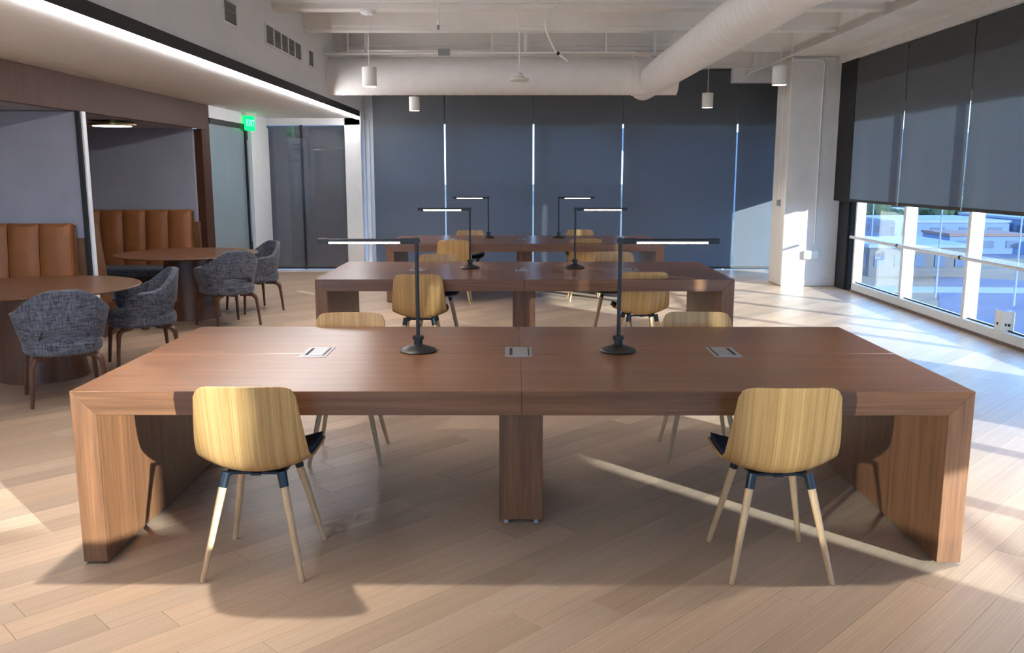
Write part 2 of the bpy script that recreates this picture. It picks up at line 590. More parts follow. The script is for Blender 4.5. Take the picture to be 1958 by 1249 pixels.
def window_bay(n, ya, yb, label, rail=True, top=HEAD):
    t = empty('window_%d' % n, (WX, ya, 0))
    struct(t, label, 'window')
    L = yb - ya
    box(-0.06, 0.08, -0.03, 0.03, 0.03, top).build('mullion', 'frame', t, bevel=0.004)
    box(-0.06, 0.07, 0.03, L - 0.03, 0.03, 0.125).build('sill', 'frame', t, bevel=0.004)
    box(-0.02, 0.06, 0.03, L - 0.03, top - 0.09, top).build('head', 'frame', t, bevel=0.004)
    box(0.0, 0.014, 0.03, L - 0.03, 0.125, top - 0.09).build('glass_pane', 'glass', t)
    box(0.012, 0.05, 0.03, 0.055, 0.125, top - 0.09).build('gasket', 'black', t)
    box(-0.012, 0.0, 0.03, L - 0.03, 0.125, 0.14).build('gasket', 'black', t)
    if rail:
        MB().tube([(-0.1, 0.0, 0.755), (-0.1, L, 0.755)], 0.02, 12).build('guard_rail', 'frame', t, smooth=True)
        MB().tube([(-0.1, 0.02, 0.755), (-0.1, 0.055, 0.755)], 0.024, 12).build('rail_ferrule', 'black', t, smooth=True)
        box(-0.1, -0.05, -0.012, 0.012, 0.745, 0.765).build('rail_bracket', 'frame', t)
    return t
far_m = [6.22, 7.57, 9.1, 10.62, 12.17]
names_far = ['white framed window bay hidden nearest the solid pier', 'white framed window bay with the folded card on its sill', 'middle white framed window bay below raised blinds', 'white framed window bay beside the white pillar']
for i in range(4):
    window_bay(i + 1, far_m[i], far_m[i + 1], names_far[i])
box(WX - 0.02, WX + 0.1, 12.2, 12.25, 0.03, HEAD).build('end_mullion', 'frame', wr)
near_m = [0.04, 1.55, 3.0, 4.02]
for i in range(3):
    window_bay(i + 5, near_m[i], near_m[i + 1], 'white framed window bay out of view, number %d past the pier' % (i + 1))
open_m = [-5.3, -4.0, -2.80]
for i in range(2):
    window_bay(i + 8, open_m[i], open_m[i + 1], 'tall unshaded window bay behind the viewpoint, %s' % ('near corner', 'near pier')[i], rail=False, top=3.3)

# ---- roller blinds of the right wall (hang inside the mullions)
def blind(name, axis, a, b, z0, z1, pos, label, group, mat='blind', hem=True):
    """axis 'y': runs along Y at x=pos; axis 'x': runs along X at y=pos"""
    t = empty(name, (pos, a, 0) if axis == 'y' else (a, pos, 0))
    tag(t, label, 'blind', group)
    L, g = b - a, 0.012
    if axis == 'y':
        box(-0.002, 0.002, g, L - g, z0 + 0.03, z1).build('fabric', mat, t)
        box(-0.008, 0.008, g, L - g, z0, z0 + 0.035).build('hem_bar', 'hem', t, bevel=0.003)
        MB().tube([(0.03, g, z1 - 0.03), (0.03, L - g, z1 - 0.03)], 0.025, 12).build('roller_tube', 'hem', t)
    else:
        box(g, L - g, -0.002, 0.002, z0 + 0.03, z1).build('fabric', mat, t)
        box(g, L - g, -0.008, 0.008, z0, z0 + 0.035).build('hem_bar', 'hem', t, bevel=0.003)
        MB().tube([(g, 0.03, z1 - 0.03), (L - g, 0.03, z1 - 0.03)], 0.025, 12).build('roller_tube', 'hem', t)
    return t
GB = 'charcoal roller blinds half lowered over the right windows'
for i, lab in enumerate(['charcoal roller blind out of view beside the solid pier', 'charcoal roller blind nearest the viewer on the right window wall', 'middle charcoal roller blind on the right window wall', 'charcoal roller blind closest to the white pillar, half lowered']):
    blind('roller_blind', 'y', far_m[i], far_m[i + 1], 1.235, 3.11, 4.565, lab, GB)
for i in range(3):
    blind('roller_blind', 'y', near_m[i], near_m[i + 1], 1.235, 3.11, 4.565, 'charcoal roller blind out of view, %s of three past the pier' % ('first', 'second', 'third')[i], GB)
# return between last blind and pillar, its shadow put into a near-black colour
box(4.555, 4.668, 12.16, 12.735, 1.235, 3.22).build('shaded_return', 'shaded_wall', wr)
box(4.64, 4.668, 12.36, 12.735, 0.0, 1.235).build('shaded_return', 'shaded_wall', wr)

window_bay(10, 13.75, 15.06, 'narrow window bay in the far corner behind the pillar', rail=False)
blind('roller_blind', 'y', 13.75, 14.95, 1.235, 3.11, 4.565, 'charcoal roller blind in the far corner behind the pillar', GB)
# ---- pillar
pil = empty('pillar', (3.86, 12.74, 0))
struct(pil, 'square white painted concrete pillar beside the windows', 'pillar')
box(0, 0.79, 0, 0.62, 0, 3.22).build('shaft', 'pillar', pil, bevel=0.012)
cd = empty('wall_conduit', (4.25, 12.725, 0))
tag(cd, 'white conduit bending down the pillar to an outlet box', 'conduit')
MB().tube([(-0.38, 0, 3.17), (0.0, 0, 3.17), (0.04, 0, 3.155), (0.06, 0, 3.12), (0.06, 0, 0.62)], 0.011, 8).build('pipe', 'white', cd, smooth=True)
box(-0.08, 0.12, -0.05, 0.012, 0.40, 0.52).build('outlet_box', 'white_plastic', cd, bevel=0.006)
box(-0.05, 0.0, -0.054, -0.05, 0.43, 0.49).build('socket', 'grille', cd)
sw = empty('pillar_switch', (3.85, 12.95, 0))
tag(sw, 'small grey switch box with thin cable on the pillar side', 'switch')
box(-0.035, 0.01, -0.035, 0.035, 1.15, 1.24).build('switch_box', 'grille', sw, bevel=0.006)
MB().tube([(-0.008, 0.0, 1.24), (-0.008, 0.02, 3.2)], 0.006, 6).build('cable', 'white', sw)

# ---- back wall: header, windows, blinds
BY = 15.02
wb = box(-2.5, 4.66, BY + 0.1, BY + 0.25, 2.43, ZC).build('wall_back', 'wall')
struct(wb, 'far window wall covered by dark blinds', 'wall')
box(-2.5, 4.66, BY + 0.1, BY + 0.25, -0.1, 0.04).build('base', 'wall', wb)
seams = [-2.42, -1.15, 0.322, 1.804, 3.70, 4.62]
for i in range(5):
    t = empty('window_%d' % (20 + i), (seams[i], BY + 0.12, 0))
    struct(t, ['far window behind the blind beside the white door post', 'far window behind the second dark blind', 'far window behind the third dark blind', 'far window behind the widest dark blind', 'far window behind the narrow blind by the pillar'][i], 'window')
    L = seams[i + 1] - seams[i]
    xm = 0.0 if i == 0 else 0.16
    box(xm, xm + 0.07, 0.0, 0.12, 0.04, 2.43).build('mullion', 'frame', t)
    box(0, L, 0.06, 0.074, 0.04, 2.43).build('glass_pane', 'glass', t)
GF = 'dark floor-length blinds across the far wall'
bl = ['dark far blind beside the white door post, bluish strip at its edge', 'second dark far blind from the left, under the hanging lamp', 'third dark far blind, behind the middle of the tables', 'widest dark far blind, left of the pillar', 'narrow dark far blind next to the pillar, catching sunlight']
for i in range(5):
    z1 = 3.07 if i == 4 else 3.28
    blind('roller_blind', 'x', seams[i] + (0.07 if i == 0 else 0), min(seams[i + 1], 4.55), 0.02, z1, BY - 0.03, bl[i], GF)

# ---- left: bulkhead over soffit, soffit, header, door wall
bk = box(-2.62, -2.5, 0.0, BY + 0.2, 2.61, ZC).build('wall_left', 'wall')
struct(bk, 'white bulkhead wall above the soffit on the left', 'wall')
sf = box(X0, -2.53, 0.0, 14.665, 2.495, 2.61).build('ceiling_soffit', 'white')
struct(sf, 'low white soffit ceiling over the booths', 'ceiling')
lw = box(X0 - 0.15, X0, Y0, 14.7, -0.05, ZC).build('wall_left_outer', 'wall')
struct(lw, 'plain outer wall behind the booths', 'wall')
hd = box(-4.12, -4.0, 11.88, 14.62, 2.335, 2.495).build('wall_left_header', 'wall')
struct(hd, 'white header above the frosted glass front', 'wall')
box(-4.12, -3.98, 13.66, 14.62, 0, 2.335).build('pier', 'wall', hd)
gl = empty('window_30', (-4.0, 11.9, 0))
struct(gl, 'frosted glass office front with black frame', 'window')
box(-0.05, 0.0, 0.0, 1.64, 2.27, 2.335).build('head_frame', 'black_panel', gl)
box(-0.05, -0.035, 0.0, 1.62, 0.05, 2.27).build('glass_pane', 'film', gl)
box(-0.05, 0.0, 1.58, 1.66, 0.0, 2.27).build('side_frame', 'black_panel', gl)
box(-0.05, 0.0, 0.0, 1.6, 0.0, 0.06).build('foot_frame', 'black_panel', gl)
MB().tube([(0.03, 1.52, 0.6), (0.03, 1.52, 2.1)], 0.012, 8).build('pull_bar', 'steel', gl, smooth=True)

DY = 14.66
dw = box(-4.3, -2.5, DY, DY + 0.14, 2.39, 2.62).build('wall_far_left', 'white')
struct(dw, 'white door surround at the far left corner', 'wall')
box(-2.755, -2.49, DY, BY + 0.2, 0, 2.62).build('door_post', 'white', dw, bevel=0.006)
box(-4.32, -4.2, DY, DY + 0.3, 0, 2.39).build('door_post', 'white', dw, bevel=0.006)
box(-4.2, -2.755, DY, DY + 0.2, 0.0, 0.025).build('threshold', 'white', dw)
box(-2.49, -2.42, BY + 0.05, BY + 0.2, 0, 2.49).build('corner_post', 'white', dw)
dr = empty('door_1', (-3.48, DY + 0.09, 0))
struct(dr, 'glass door with reflections, dark shade drawn behind', 'door')
box(-0.72, 0.72, -0.006, 0.006, 0.03, 2.39).build('glass_pane', 'door_glass', dr)
box(-0.02, 0.02, 0.008, 0.02, 0.03, 2.39).build('mid_stile', 'hem', dr)
blind('roller_blind', 'x', -4.2, -2.76, 0.03, 2.39, DY + 0.16, 'dark grey shade behind the glass door at far left', None, mat='blind_solid')

# ---- rear wall (behind the viewpoint): glazed, piers added to limit sky and second sun
rw = box(X0, X1 + 0.1, Y0 - 0.15, Y0, 3.35, ZC).build('wall_rear', 'wall')
struct(rw, 'glazed wall behind the viewpoint', 'wall')
box(X0, X1, Y0 - 0.15, Y0, -0.05, 0.12).build('base', 'wall', rw)
box(X0, -5.85, Y0 - 0.15, Y0, 0.12, 3.35).build('pier', 'wall', rw)
box(-3.95, -3.6, Y0 - 0.15, Y0, 0.12, 3.35).build('pier', 'wall', rw)  # added unseen: bounds the opening for the second sun
box(-1.0, 1.7, Y0 - 0.15, Y0, 0.12, 3.35).build('pier', 'wall', rw)  # added unseen: closes a bay to cut the rear skylight
for i, (a, b) in enumerate(((-5.85, -3.95), (-3.6, -1.0), (1.7, 4.6))):
    t = empty('window_%d' % (40 + i), (a, Y0 - 0.07, 0))
    struct(t, 'tall rear window, bay %d behind the viewpoint' % (i + 1), 'window')
    box(0, 0.06, -0.05, 0.05, 0.12, 3.35).build('mullion', 'frame', t)
    box(0.06, b - a, -0.007, 0.007, 0.12, 3.35).build('glass_pane', 'glass', t)

# ---- pedestal bits and LED line
ll = empty('linear_light', (-2.5, 0.3, 2.53))
tag(ll, 'long glowing linear light along the soffit edge', 'light')
box(-0.028, 0.0, 0, 14.32, -0.056, -0.016).build('diffuser', 'led', ll)
box(-0.028, 0.012, 0, 14.32, -0.016, 0.078).build('housing', 'black_panel', ll)

# ================================================================== OBJECTS
# ---- long work tables
def make_table(W=3.66, D=1.53):
    t = empty('work_table')
    h, th, hw = 0.745, 0.10, W / 2
    s = 0.0006
    for sx in (-1, 1):
        for (ya, yb) in ((-D / 2, 0 - s), (s, D / 2)):
            poly = [(sx * s, h), (sx * hw, h), (sx * (hw - th), h - th), (sx * s, h - th)]
            MB().prism(poly, 'y', ya, yb).build('top_panel', 'walnut_x', t, bevel=0.0015)
        poly = [(sx * hw, h - 0.001), (sx * hw, 0.012), (sx * (hw - th), 0.012), (sx * (hw - th), h - th - 0.001)]
        lg = MB().prism(poly, 'y', -D / 2, D / 2).build('leg_panel', 'walnut_z', t, bevel=0.0015)
        for yy in (-D / 2 + 0.06, D / 2 - 0.06):
            MB().tube([(sx * (hw - 0.05), yy, 0.0), (sx * (hw - 0.05), yy, 0.013)], 0.02, 10).build('levelling_foot', 'black', lg)
    pd = box(-0.1, 0.1, -0.33, 0.33, 0.022, h - th - 0.0005).build('pedestal', 'walnut_z', t, bevel=0.002)
    for px in (-0.07, 0.07):
        for py in (-0.3, 0.3):
            MB().tube([(px, py, 0.0), (px, py, 0.024)], [0.014, 0.008], 8).build('levelling_foot', 'steel', pd)
    return t
GT = 'long walnut work tables in a row'
tb = make_table()
tb.location = (0.032, 4.235, 0)
tag(tb, 'nearest long walnut work table, filling the foreground', 'table', GT)
t2 = make_table(3.49, 1.5)
t2.location = (0.088, 8.05, 0)
tag(t2, 'middle long walnut work table, second row', 'table', GT)
t3 = copy_tree(t2, (0.135, 11.84, 0), 0, 'farthest long walnut work table near the dark blinds', GT)
t0 = copy_tree(tb, (0.032, 0.40, 0), 0, 'long walnut work table under the viewpoint, out of view', GT)

# ---- power modules set in the tops
def make_power():
    t = empty('power_module')
    box(-0.066, 0.066, -0.115, 0.115, -0.002, 0.003).build('plate', 'steel', t, bevel=0.001)
    box(-0.044, -0.030, -0.085, 0.085, 0.0028, 0.0036).build('slot', 'ink', t)
    lid = box(-0.024, 0.04, -0.098, 0.098, 0.0028, 0.0045).build('lid', 'steel', t)
    box(0.046, 0.053, -0.1, 0.1, 0.0028, 0.0036).build('slot', 'ink', t)
    return t
GP = 'steel power modules flush in the tabletops'
pw = make_power()
tag(pw, 'steel power module at the left of the nearest table', 'power module', GP)
pw.location = (-0.968, 4.265, 0.745)
for tx, ty, nm, dx in ((0.032, 4.27, 'nearest', 1.0), (0.088, 8.09, 'middle', 0.97), (0.135, 11.88, 'farthest', 0.97)):
    for k, wd in ((-1, 'left of'), (0, 'centre of'), (1, 'right of')):
        if nm == 'nearest' and k == -1:
            continue
        copy_tree(pw, (tx + k * dx - (0.01 if k == 0 else 0), ty, 0.745), math.pi if k == 1 else 0, 'steel power module at the %s the %s table' % (wd, nm), GP)

# ---- task lamps
def make_lamp():
    t = empty('task_lamp')
    MB().lathe([(0.088, 0.0), (0.09, 0.006), (0.084, 0.014), (0.05, 0.026), (0.026, 0.034), (0.022, 0.036)], 36).build('base', 'black', t, smooth=True)
    MB().lathe([(0.021, 0.036), (0.021, 0.06), (0.028, 0.062), (0.028, 0.078), (0.012, 0.082)], 24).build('collar', 'black', t, smooth=True)
    MB().tube([(0, 0, 0.08), (0, 0, 0.545)], 0.0095, 12).build('stem', 'black', t, smooth=True)
    MB().tube([(0, -0.016, 0.545), (0, 0.016, 0.545)], 0.017, 16).build('pivot', 'black', t, smooth=True)
    ar = MB().box(-0.475, 0.012, -0.009, 0.009, 0.54, 0.556).build('arm', 'black', t, bevel=0.003)
    MB().tube([(-0.425, 0, 0.539), (-0.078, 0, 0.539)], 0.008, 10).build('light_tube', 'tube', ar, smooth=True)
    box(-0.478, -0.424, -0.011, 0.011, 0.531, 0.558).build('end_cap', 'black', ar, bevel=0.003)
    box(-0.08, -0.015, -0.011, 0.011, 0.531, 0.558).build('end_cap', 'black', ar, bevel=0.003)
    return t
GL = 'slim black task lamps in pairs on the tables'
lp = make_lamp()
lp.location = (-0.473, 4.287, 0.7451)
tag(lp, 'slim black task lamp on the nearest table, arm pointing left', 'lamp', GL)
copy_tree(lp, (0.515, 4.289, 0.7451), math.pi, 'slim black task lamp on the nearest table, arm pointing right', GL)
copy_tree(lp, (-0.408, 8.19, 0.7451), 0, 'slim black task lamp on the middle table, arm pointing left', GL)
copy_tree(lp, (0.567, 8.22, 0.7451), math.pi, 'slim black task lamp on the middle table, arm pointing right', GL)
copy_tree(lp, (-0.35, 12.1, 0.7451), 0, 'slim black task lamp on the farthest table, arm pointing left', GL)
copy_tree(lp, (0.608, 12.1, 0.7451), math.pi, 'slim black task lamp on the farthest table, arm pointing right', GL)

# ---- plywood shell chairs (local: faces +Y)
def catmull(P, n):
    out = []
    for i in range(len(P) - 1):
        p0, p1, p2, p3 = P[max(i - 1, 0)], P[i], P[i + 1], P[min(i + 2, len(P) - 1)]
        for k in range(n):
            t = k / n
            out.append(tuple(0.5 * (2 * b + (c - a) * t + (2 * a - 5 * b + 4 * c - d) * t * t + (-a + 3 * b - 3 * c + d) * t ** 3) for a, b, c, d in zip(p0, p1, p2, p3)))
    out.append(tuple(P[-1]))
    return out
# y, z, half width, side rise
PROF = [(0.228, 0.420, 0.190, 0.012), (0.212, 0.443, 0.218, 0.03), (0.16, 0.447, 0.226, 0.036), (0.05, 0.434, 0.228, 0.046), (-0.06, 0.426, 0.226, 0.056), (-0.122, 0.438, 0.226, 0.068),
        (-0.160, 0.476, 0.225, 0.062), (-0.182, 0.55, 0.222, 0.048), (-0.196, 0.64, 0.213, 0.036), (-0.206, 0.725, 0.203, 0.026), (-0.212, 0.775, 0.197, 0.021), (-0.214, 0.803, 0.193, 0.018)]
PC = catmull(PROF, 6)
def prof_at(v):
    f = max(0.0, min(1.0, v)) * (len(PC) - 1)
    i = min(int(f), len(PC) - 2)
    t = f - i
    return tuple(a + (b - a) * t for a, b in zip(PC[i], PC[i + 1]))
def corner(u, u0=0.62, depth=0.1):
    k = max(0.0, (abs(u) - u0) / (1 - u0))
    return depth * (1 - math.sqrt(max(0.0, 1 - k ** 2.2)))
def shell_surface(v0, v1, nu, inset=0.0, lift=0.0, nv=44):
    rows = []
    for i in range(nv + 1):
        row = []
        for j in range(nu + 1):
            w_ = -1 + 2 * j / nu
            u = math.copysign(1 - (1 - abs(w_)) ** 1.25, w_)     # denser towards the sides
            a, b = v0 + corner(u, 0.5, 0.09), v1 - corner(u, 0.6, 0.13)
            v = a + (b - a) * i / nv
            y, z, hw, rise = prof_at(v)
            p, q = prof_at(v - 0.012), prof_at(v + 0.012)
            ty, tz = q[0] - p[0], q[1] - p[1]
            L = math.hypot(ty, tz) or 1
            ny, nz = tz / L, -ty / L                 # towards the sitter
            r = rise * abs(u) ** 2.2 + lift
            row.append((u * (hw - inset), y + ny * r, z + nz * r))
        rows.append(row)
    return rows
def make_shell_chair():
    t = empty('shell_chair')
    sh = MB().grid(shell_surface(0, 1, 20)).build('shell', 'oak_shell', t, smooth=True)
    md = sh.modifiers.new('thick', 'SOLIDIFY')
    md.thickness, md.offset = 0.011, 0
    md = sh.modifiers.new('bev', 'BEVEL')
    md.width, md.segments, md.limit_method = 0.003, 2, 'ANGLE'
    pd = MB().grid(shell_surface(0.03, 0.47, 14, 0.012, 0.016, 20)).build('seat_pad', 'seat_blue', t, smooth=True)
    md = pd.modifiers.new('thick', 'SOLIDIFY')
    md.thickness, md.offset = 0.018, 0
    fr = MB()
    fr.box(-0.11, 0.11, -0.09, -0.06, 0.408, 0.421).box(-0.11, 0.11, 0.06, 0.09, 0.408, 0.424).box(-0.02, 0.02, -0.1, 0.1, 0.406, 0.419)
    fr.box(-0.118, -0.09, -0.11, 0.11, 0.410, 0.426).box(0.09, 0.118, -0.11, 0.11, 0.410, 0.426)
    fr.build('underframe', 'metal_dark', t, bevel=0.002)
    for sx in (-1, 1):
        for sy in (-1, 1):
            a, b = Vector((sx * 0.112, sy * 0.118, 0.43)), Vector((sx * 0.2, sy * 0.21, 0.0))
            k = 0.13
            m = a.lerp(b, k)
            lg = MB().tube([m, b], [0.0165, 0.0105], 12).build('leg', 'oak_leg', t, smooth=True)
            MB().tube([a, m.lerp(b, 0.01)], [0.02, 0.0182], 12).build('leg_socket', 'metal_dark', lg, smooth=True)
    return t
GC = 'oak shell chairs around the work tables'
ch = make_shell_chair()
ch.location = (-1.047, 3.52, 0)
tag(ch, 'oak shell chair in front of the nearest table at left', 'chair', GC)
PI = math.pi
for x, y, rz, lab in (
        (1.066, 3.505, 0.0, 'oak shell chair in front of the nearest table at right'),
        (-0.955, 4.95, PI + 0.05, 'oak shell chair behind the nearest table at left, only its top above the tabletop'),
        (1.075, 4.98, PI - 0.05, 'oak shell chair behind the nearest table at right, only its top above the tabletop'),
        (-0.785, 7.36, 0.0, 'oak shell chair in front of the middle table, seen past the left near lamp'),
        (1.085, 7.55, 0.06, 'oak shell chair in front of the middle table, seen past the right near lamp'),
        (-0.76, 8.80, PI + 0.06, 'oak shell chair behind the middle table at left'),
        (1.03, 9.04, PI - 0.1, 'oak shell chair behind the middle table at right'),
        (-0.745, 11.1, 0.0, 'deep golden oak shell chair in front of the farthest table at left'),
        (0.91, 11.38, 0.0, 'oak shell chair in front of the farthest table at right'),
        (-0.64, 12.68, PI, 'oak shell chair behind the farthest table at left'),
        (0.965, 12.8, PI, 'oak shell chair behind the farthest table at right')):
    copy_tree(ch, (x, y, 0), rz, lab, GC)

# ---- round pedestal tables in the booths
def make_round():
    t = empty('round_table')
    MB().lathe([(0.60, 0.698), (0.74, 0.708), (0.768, 0.716), (0.772, 0.722), (0.768, 0.727)], 72).build('tabletop', 'walnut_mid', t, smooth=True)
    MB().lathe([(0.335, 0.0), (0.335, 0.012), (0.33, 0.02), (0.285, 0.4), (0.25, 0.6985)], 48).build('pedestal', 'walnut_base', t, smooth=True)
    return t
rt = make_round()
rt.location = (-3.80, 6.98, 0)
tag(rt, 'nearer round walnut pedestal table, cut by the left edge', 'table', 'round pedestal tables')
copy_tree(rt, (-3.69, 9.97, 0), 0, 'farther round walnut pedestal table in the second booth', 'round pedestal tables')

# ---- upholstered armchairs (local: faces +Y)
def make_armchair():
    t = empty('armchair')
    rows, nphi, nz = [], 41, 11
    phim = R(122)
    def sm(x):
        x = max(0.0, min(1.0, x))
        return x * x * (3 - 2 * x)
    for i in range(nphi):
        ph = -phim + 2 * phim * i / (nphi - 1)
        a = abs(ph)
        top = 0.815 - 0.168 * sm((a - R(12)) / R(76)) - 0.012 * sm((a - R(85)) / R(37))
        bot = 0.355 + 0.175 * (1 - sm((a - R(30)) / R(20)))
        endr = sm((phim - a) / R(16))
        if a > R(104):
            mid = 0.56
            bot = mid + (bot - mid) * (0.35 + 0.65 * math.sqrt(max(endr, 0)))
            top = mid + (top - mid) * (0.55 + 0.45 * math.sqrt(max(endr, 0)))
        row = []
        for j in range(nz):
            s = j / (nz - 1)
            z = bot + (top - bot) * s
            k = (z - 0.355) / 0.45
            rx = 0.245 + 0.075 * min(1, k * 1.5) + 0.01 * k
            ry = 0.235 + 0.055 * k
            # arms run forward nearly straight
            x = rx * math.sin(ph) * (1.0 if a < PI / 2 else 1.0 - 0.02 * (a - PI / 2))
            y = -ry * math.cos(ph) if a < PI / 2 else 0.34 * (a - PI / 2)
            if a >= PI / 2:
                x = math.copysign(rx * (1.0 - 0.10 * (a - PI / 2)), ph)
            row.append((x, y - 0.03, z))
        rows.append(row)
    sh = MB().grid(rows).build('back_shell', 'tweed', t, smooth=True)
    md = sh.modifiers.new('thick', 'SOLIDIFY')
    md.thickness, md.offset = 0.05, -1
    md = sh.modifiers.new('bev', 'BEVEL')
    md.width, md.segments, md.limit_method = 0.018, 3, 'ANGLE'
    prof = [(0.90, 0.352), (0.985, 0.372), (1.0, 0.41), (0.985, 0.447), (0.9, 0.470), (0.6, 0.482), (0.2, 0.486)]
    vs, fs, n = [], [], 40
    mb = MB()
    for r, z in prof:
        for j in range(n):
            a = 2 * PI * j / n
            c, s = math.cos(a), math.sin(a)
            e = 2 / 2.8
            vs.append((0.262 * r * math.copysign(abs(c) ** e, c), 0.275 * r * math.copysign(abs(s) ** e, s), z))
    k = len(prof)
    fs = [(i * n + j, i * n + (j + 1) % n, (i + 1) * n + (j + 1) % n, (i + 1) * n + j) for i in range(k - 1) for j in range(n)]
    fs += [tuple(range(n - 1, -1, -1)), tuple(range((k - 1) * n, k * n))]
    mb.add(vs, fs).build('seat_cushion', 'tweed', t, smooth=True)
    MB().box(-0.17, 0.17, -0.03, 0.03, 0.325, 0.353).box(-0.03, 0.03, -0.17, 0.17, 0.325, 0.3525).build('leg_frame', 'leg_walnut', t, bevel=0.004)
    for sx in (-1, 1):
        for sy in (-1, 1):
            P = catmull([(sx * 0.1, sy * 0.1, 0.336), (sx * 0.185, sy * 0.185, 0.334), (sx * 0.215, sy * 0.215, 0.305), (sx * 0.225, sy * 0.225, 0.25), (sx * 0.245, sy * 0.245, 0.0)], 4)
            rr = [0.019 + 0.004 * min(1, i / 6) - 0.011 * max(0, (i - 8) / 8) for i in range(len(P))]
            MB().tube(P, rr, 8).build('leg', 'leg_walnut', t, smooth=True)
    return t
ac = make_armchair()
ac.location, ac.rotation_euler = (-3.27, 6.28, 0), (0, 0, R(33))
GA = 'grey tweed armchairs at the round tables'
tag(ac, 'grey tweed armchair at far left, back turned to the viewer', 'armchair', GA)
copy_tree(ac, (-3.17, 7.42, 0), R(122), 'grey tweed armchair on the far side of the nearer round table, seen side on', GA)
copy_tree(ac, (-3.08, 9.40, 0), R(45), 'grey tweed armchair with its back to the viewer at the farther round table', GA)
copy_tree(ac, (-3.10, 10.46, 0), R(132), 'rightmost grey tweed armchair, facing the farther round table from behind', GA)

# ---- booth joinery
bf = empty('booth_portal', (-4.0, 2.0, 0))
tag(bf, 'dark walnut portal framing the two seating booths', 'booth')
box(-0.06, 0.0, 0, 9.86, 2.175, 2.494).build('fascia', 'walnut_dark', bf, bevel=0.002)
box(-0.1, 0.0, 9.56, 9.86, 0, 2.175).build('end_post', 'walnut_dark', bf, bevel=0.003)
box(-2.3, -0.06, 0, 9.5, 2.18, 2.2).build('booth_ceiling', 'grey_panel', bf)
box(-2.3, -0.1, 9.5, 9.6, 0, 2.18).build('end_panel', 'grey_panel', bf)
box(-0.12, -0.06, 9.44, 9.5, 0, 1.0).build('wainscot', 'walnut_mid', bf)
box(-2.29, -2.24, 0, 9.5, 0, 2.18).build('rear_panel', 'grey_panel', bf)
pt = empty('booth_partition', (-4.0, 8.33, 0))
tag(pt, 'grey partition between the booths with bright metal edge strip', 'partition')
box(-2.24, -0.012, -0.05, 0.05, 0, 2.174).build('panel', 'grey_panel', pt)
box(-0.012, 0.028, -0.062, 0.075, 0, 2.174).build('edge_channel', 'black_panel', pt)
box(0.028, 0.046, -0.035, 0.03, 0, 2.174).build('edge_strip', 'alu', pt, bevel=0.002)
box(-0.072, -0.013, -0.085, -0.051, 0, 1.02).build('wainscot', 'walnut_mid', pt)

def make_bench(nch, name='banquette_bench'):
    """local: back at y=0 plane, sits facing -Y, right end at x=0, runs to -X"""
    t = empty(name)
    wch = 0.29
    for k in range(nch):
        x1 = -k * wch - 0.003
        x0 = x1 - wch + 0.006
        P = []
        for i in range(9):
            u = i / 8
            bul = 0.045 * (1 - (2 * u - 1) ** 4)
            x = x0 + (x1 - x0) * u
            P.append([(x, -0.07 - bul * 0.6, 0.43), (x, -0.065 - bul, 0.6), (x, -0.045 - bul, 0.85), (x, -0.025 - bul, 1.06), (x, -0.012 - bul * 0.85, 1.13), (x, -0.0 - bul * 0.3, 1.152), (x, 0.05, 1.155), (x, 0.06, 1.12), (x, 0.06, 0.43)])
        mb = MB().grid(P)
        b = len(P[0])
        mb.f.append(tuple(range(b)))
        mb.f.append(tuple(8 * b + i for i in range(b - 1, -1, -1)))
        mb.build('back_channel', 'leather', t, smooth=True)
    L = nch * wch
    box(-L, -0.01, -0.56, -0.06, 0.33, 0.455).build('seat', 'bench_seat', t, bevel=0.035, seg=3)
    box(-L, -0.02, -0.5, 0.06, 0.0, 0.33).build('plinth', 'walnut_base', t)
    MB().prism([(-0.02, 0.0), (0.055, 0.0), (0.055, 1.14), (0.045, 1.14), (-0.02, 0.5)], 'x', 0.0, 0.02).build('end_panel', 'walnut_mid', t)
    return t
bn = make_bench(7)
bn.location = (-4.093, 8.19, 0)
tag(bn, 'tan leather channelled bench in the nearer booth at left', 'bench', 'channelled leather booth benches')
copy_tree(bn, (-4.142, 11.4, 0), 0, 'tan leather channelled bench at the far end of the second booth', 'channelled leather booth benches')
nb = make_bench(7)
for o in kids(nb):
    if o.name.startswith('end_panel'):
        bpy.data.objects.remove(o)
MB().prism([(-0.38, 0.33), (0.06, 0.33), (0.06, 1.15), (-0.20, 1.15)][::-1], 'x', -2.05, -2.03).build('end_panel', 'walnut_mid', nb)
nb.location, nb.rotation_euler = (-6.11, 8.46, 0), (0, 0, PI)
tag(nb, 'bench behind the partition showing a sloped wooden end panel', 'bench')

dl = empty('booth_lamp', (-4.40, 9.9, 0))
tag(dl, 'flat brass disc lamp on the ceiling of the second booth', 'lamp')
MB().lathe([(0.235, 2.125), (0.25, 2.13), (0.25, 2.15), (0.24, 2.156)], 40).build('disc', 'brass', dl, smooth=True)
MB().lathe([(0.1, 2.155), (0.1, 2.1795)], 24).build('stem', 'brass', dl, smooth=True)
MB().lathe([(0.2, 2.121), (0.2, 2.126)], 32).build('diffuser', 'brass_glow', dl)

copy_tree(dl, (-5.1, 6.6, 0), 0, 'added unseen disc lamp brightening the nearer booth')  # extra unseen lamp, added to lift the dim booth panels
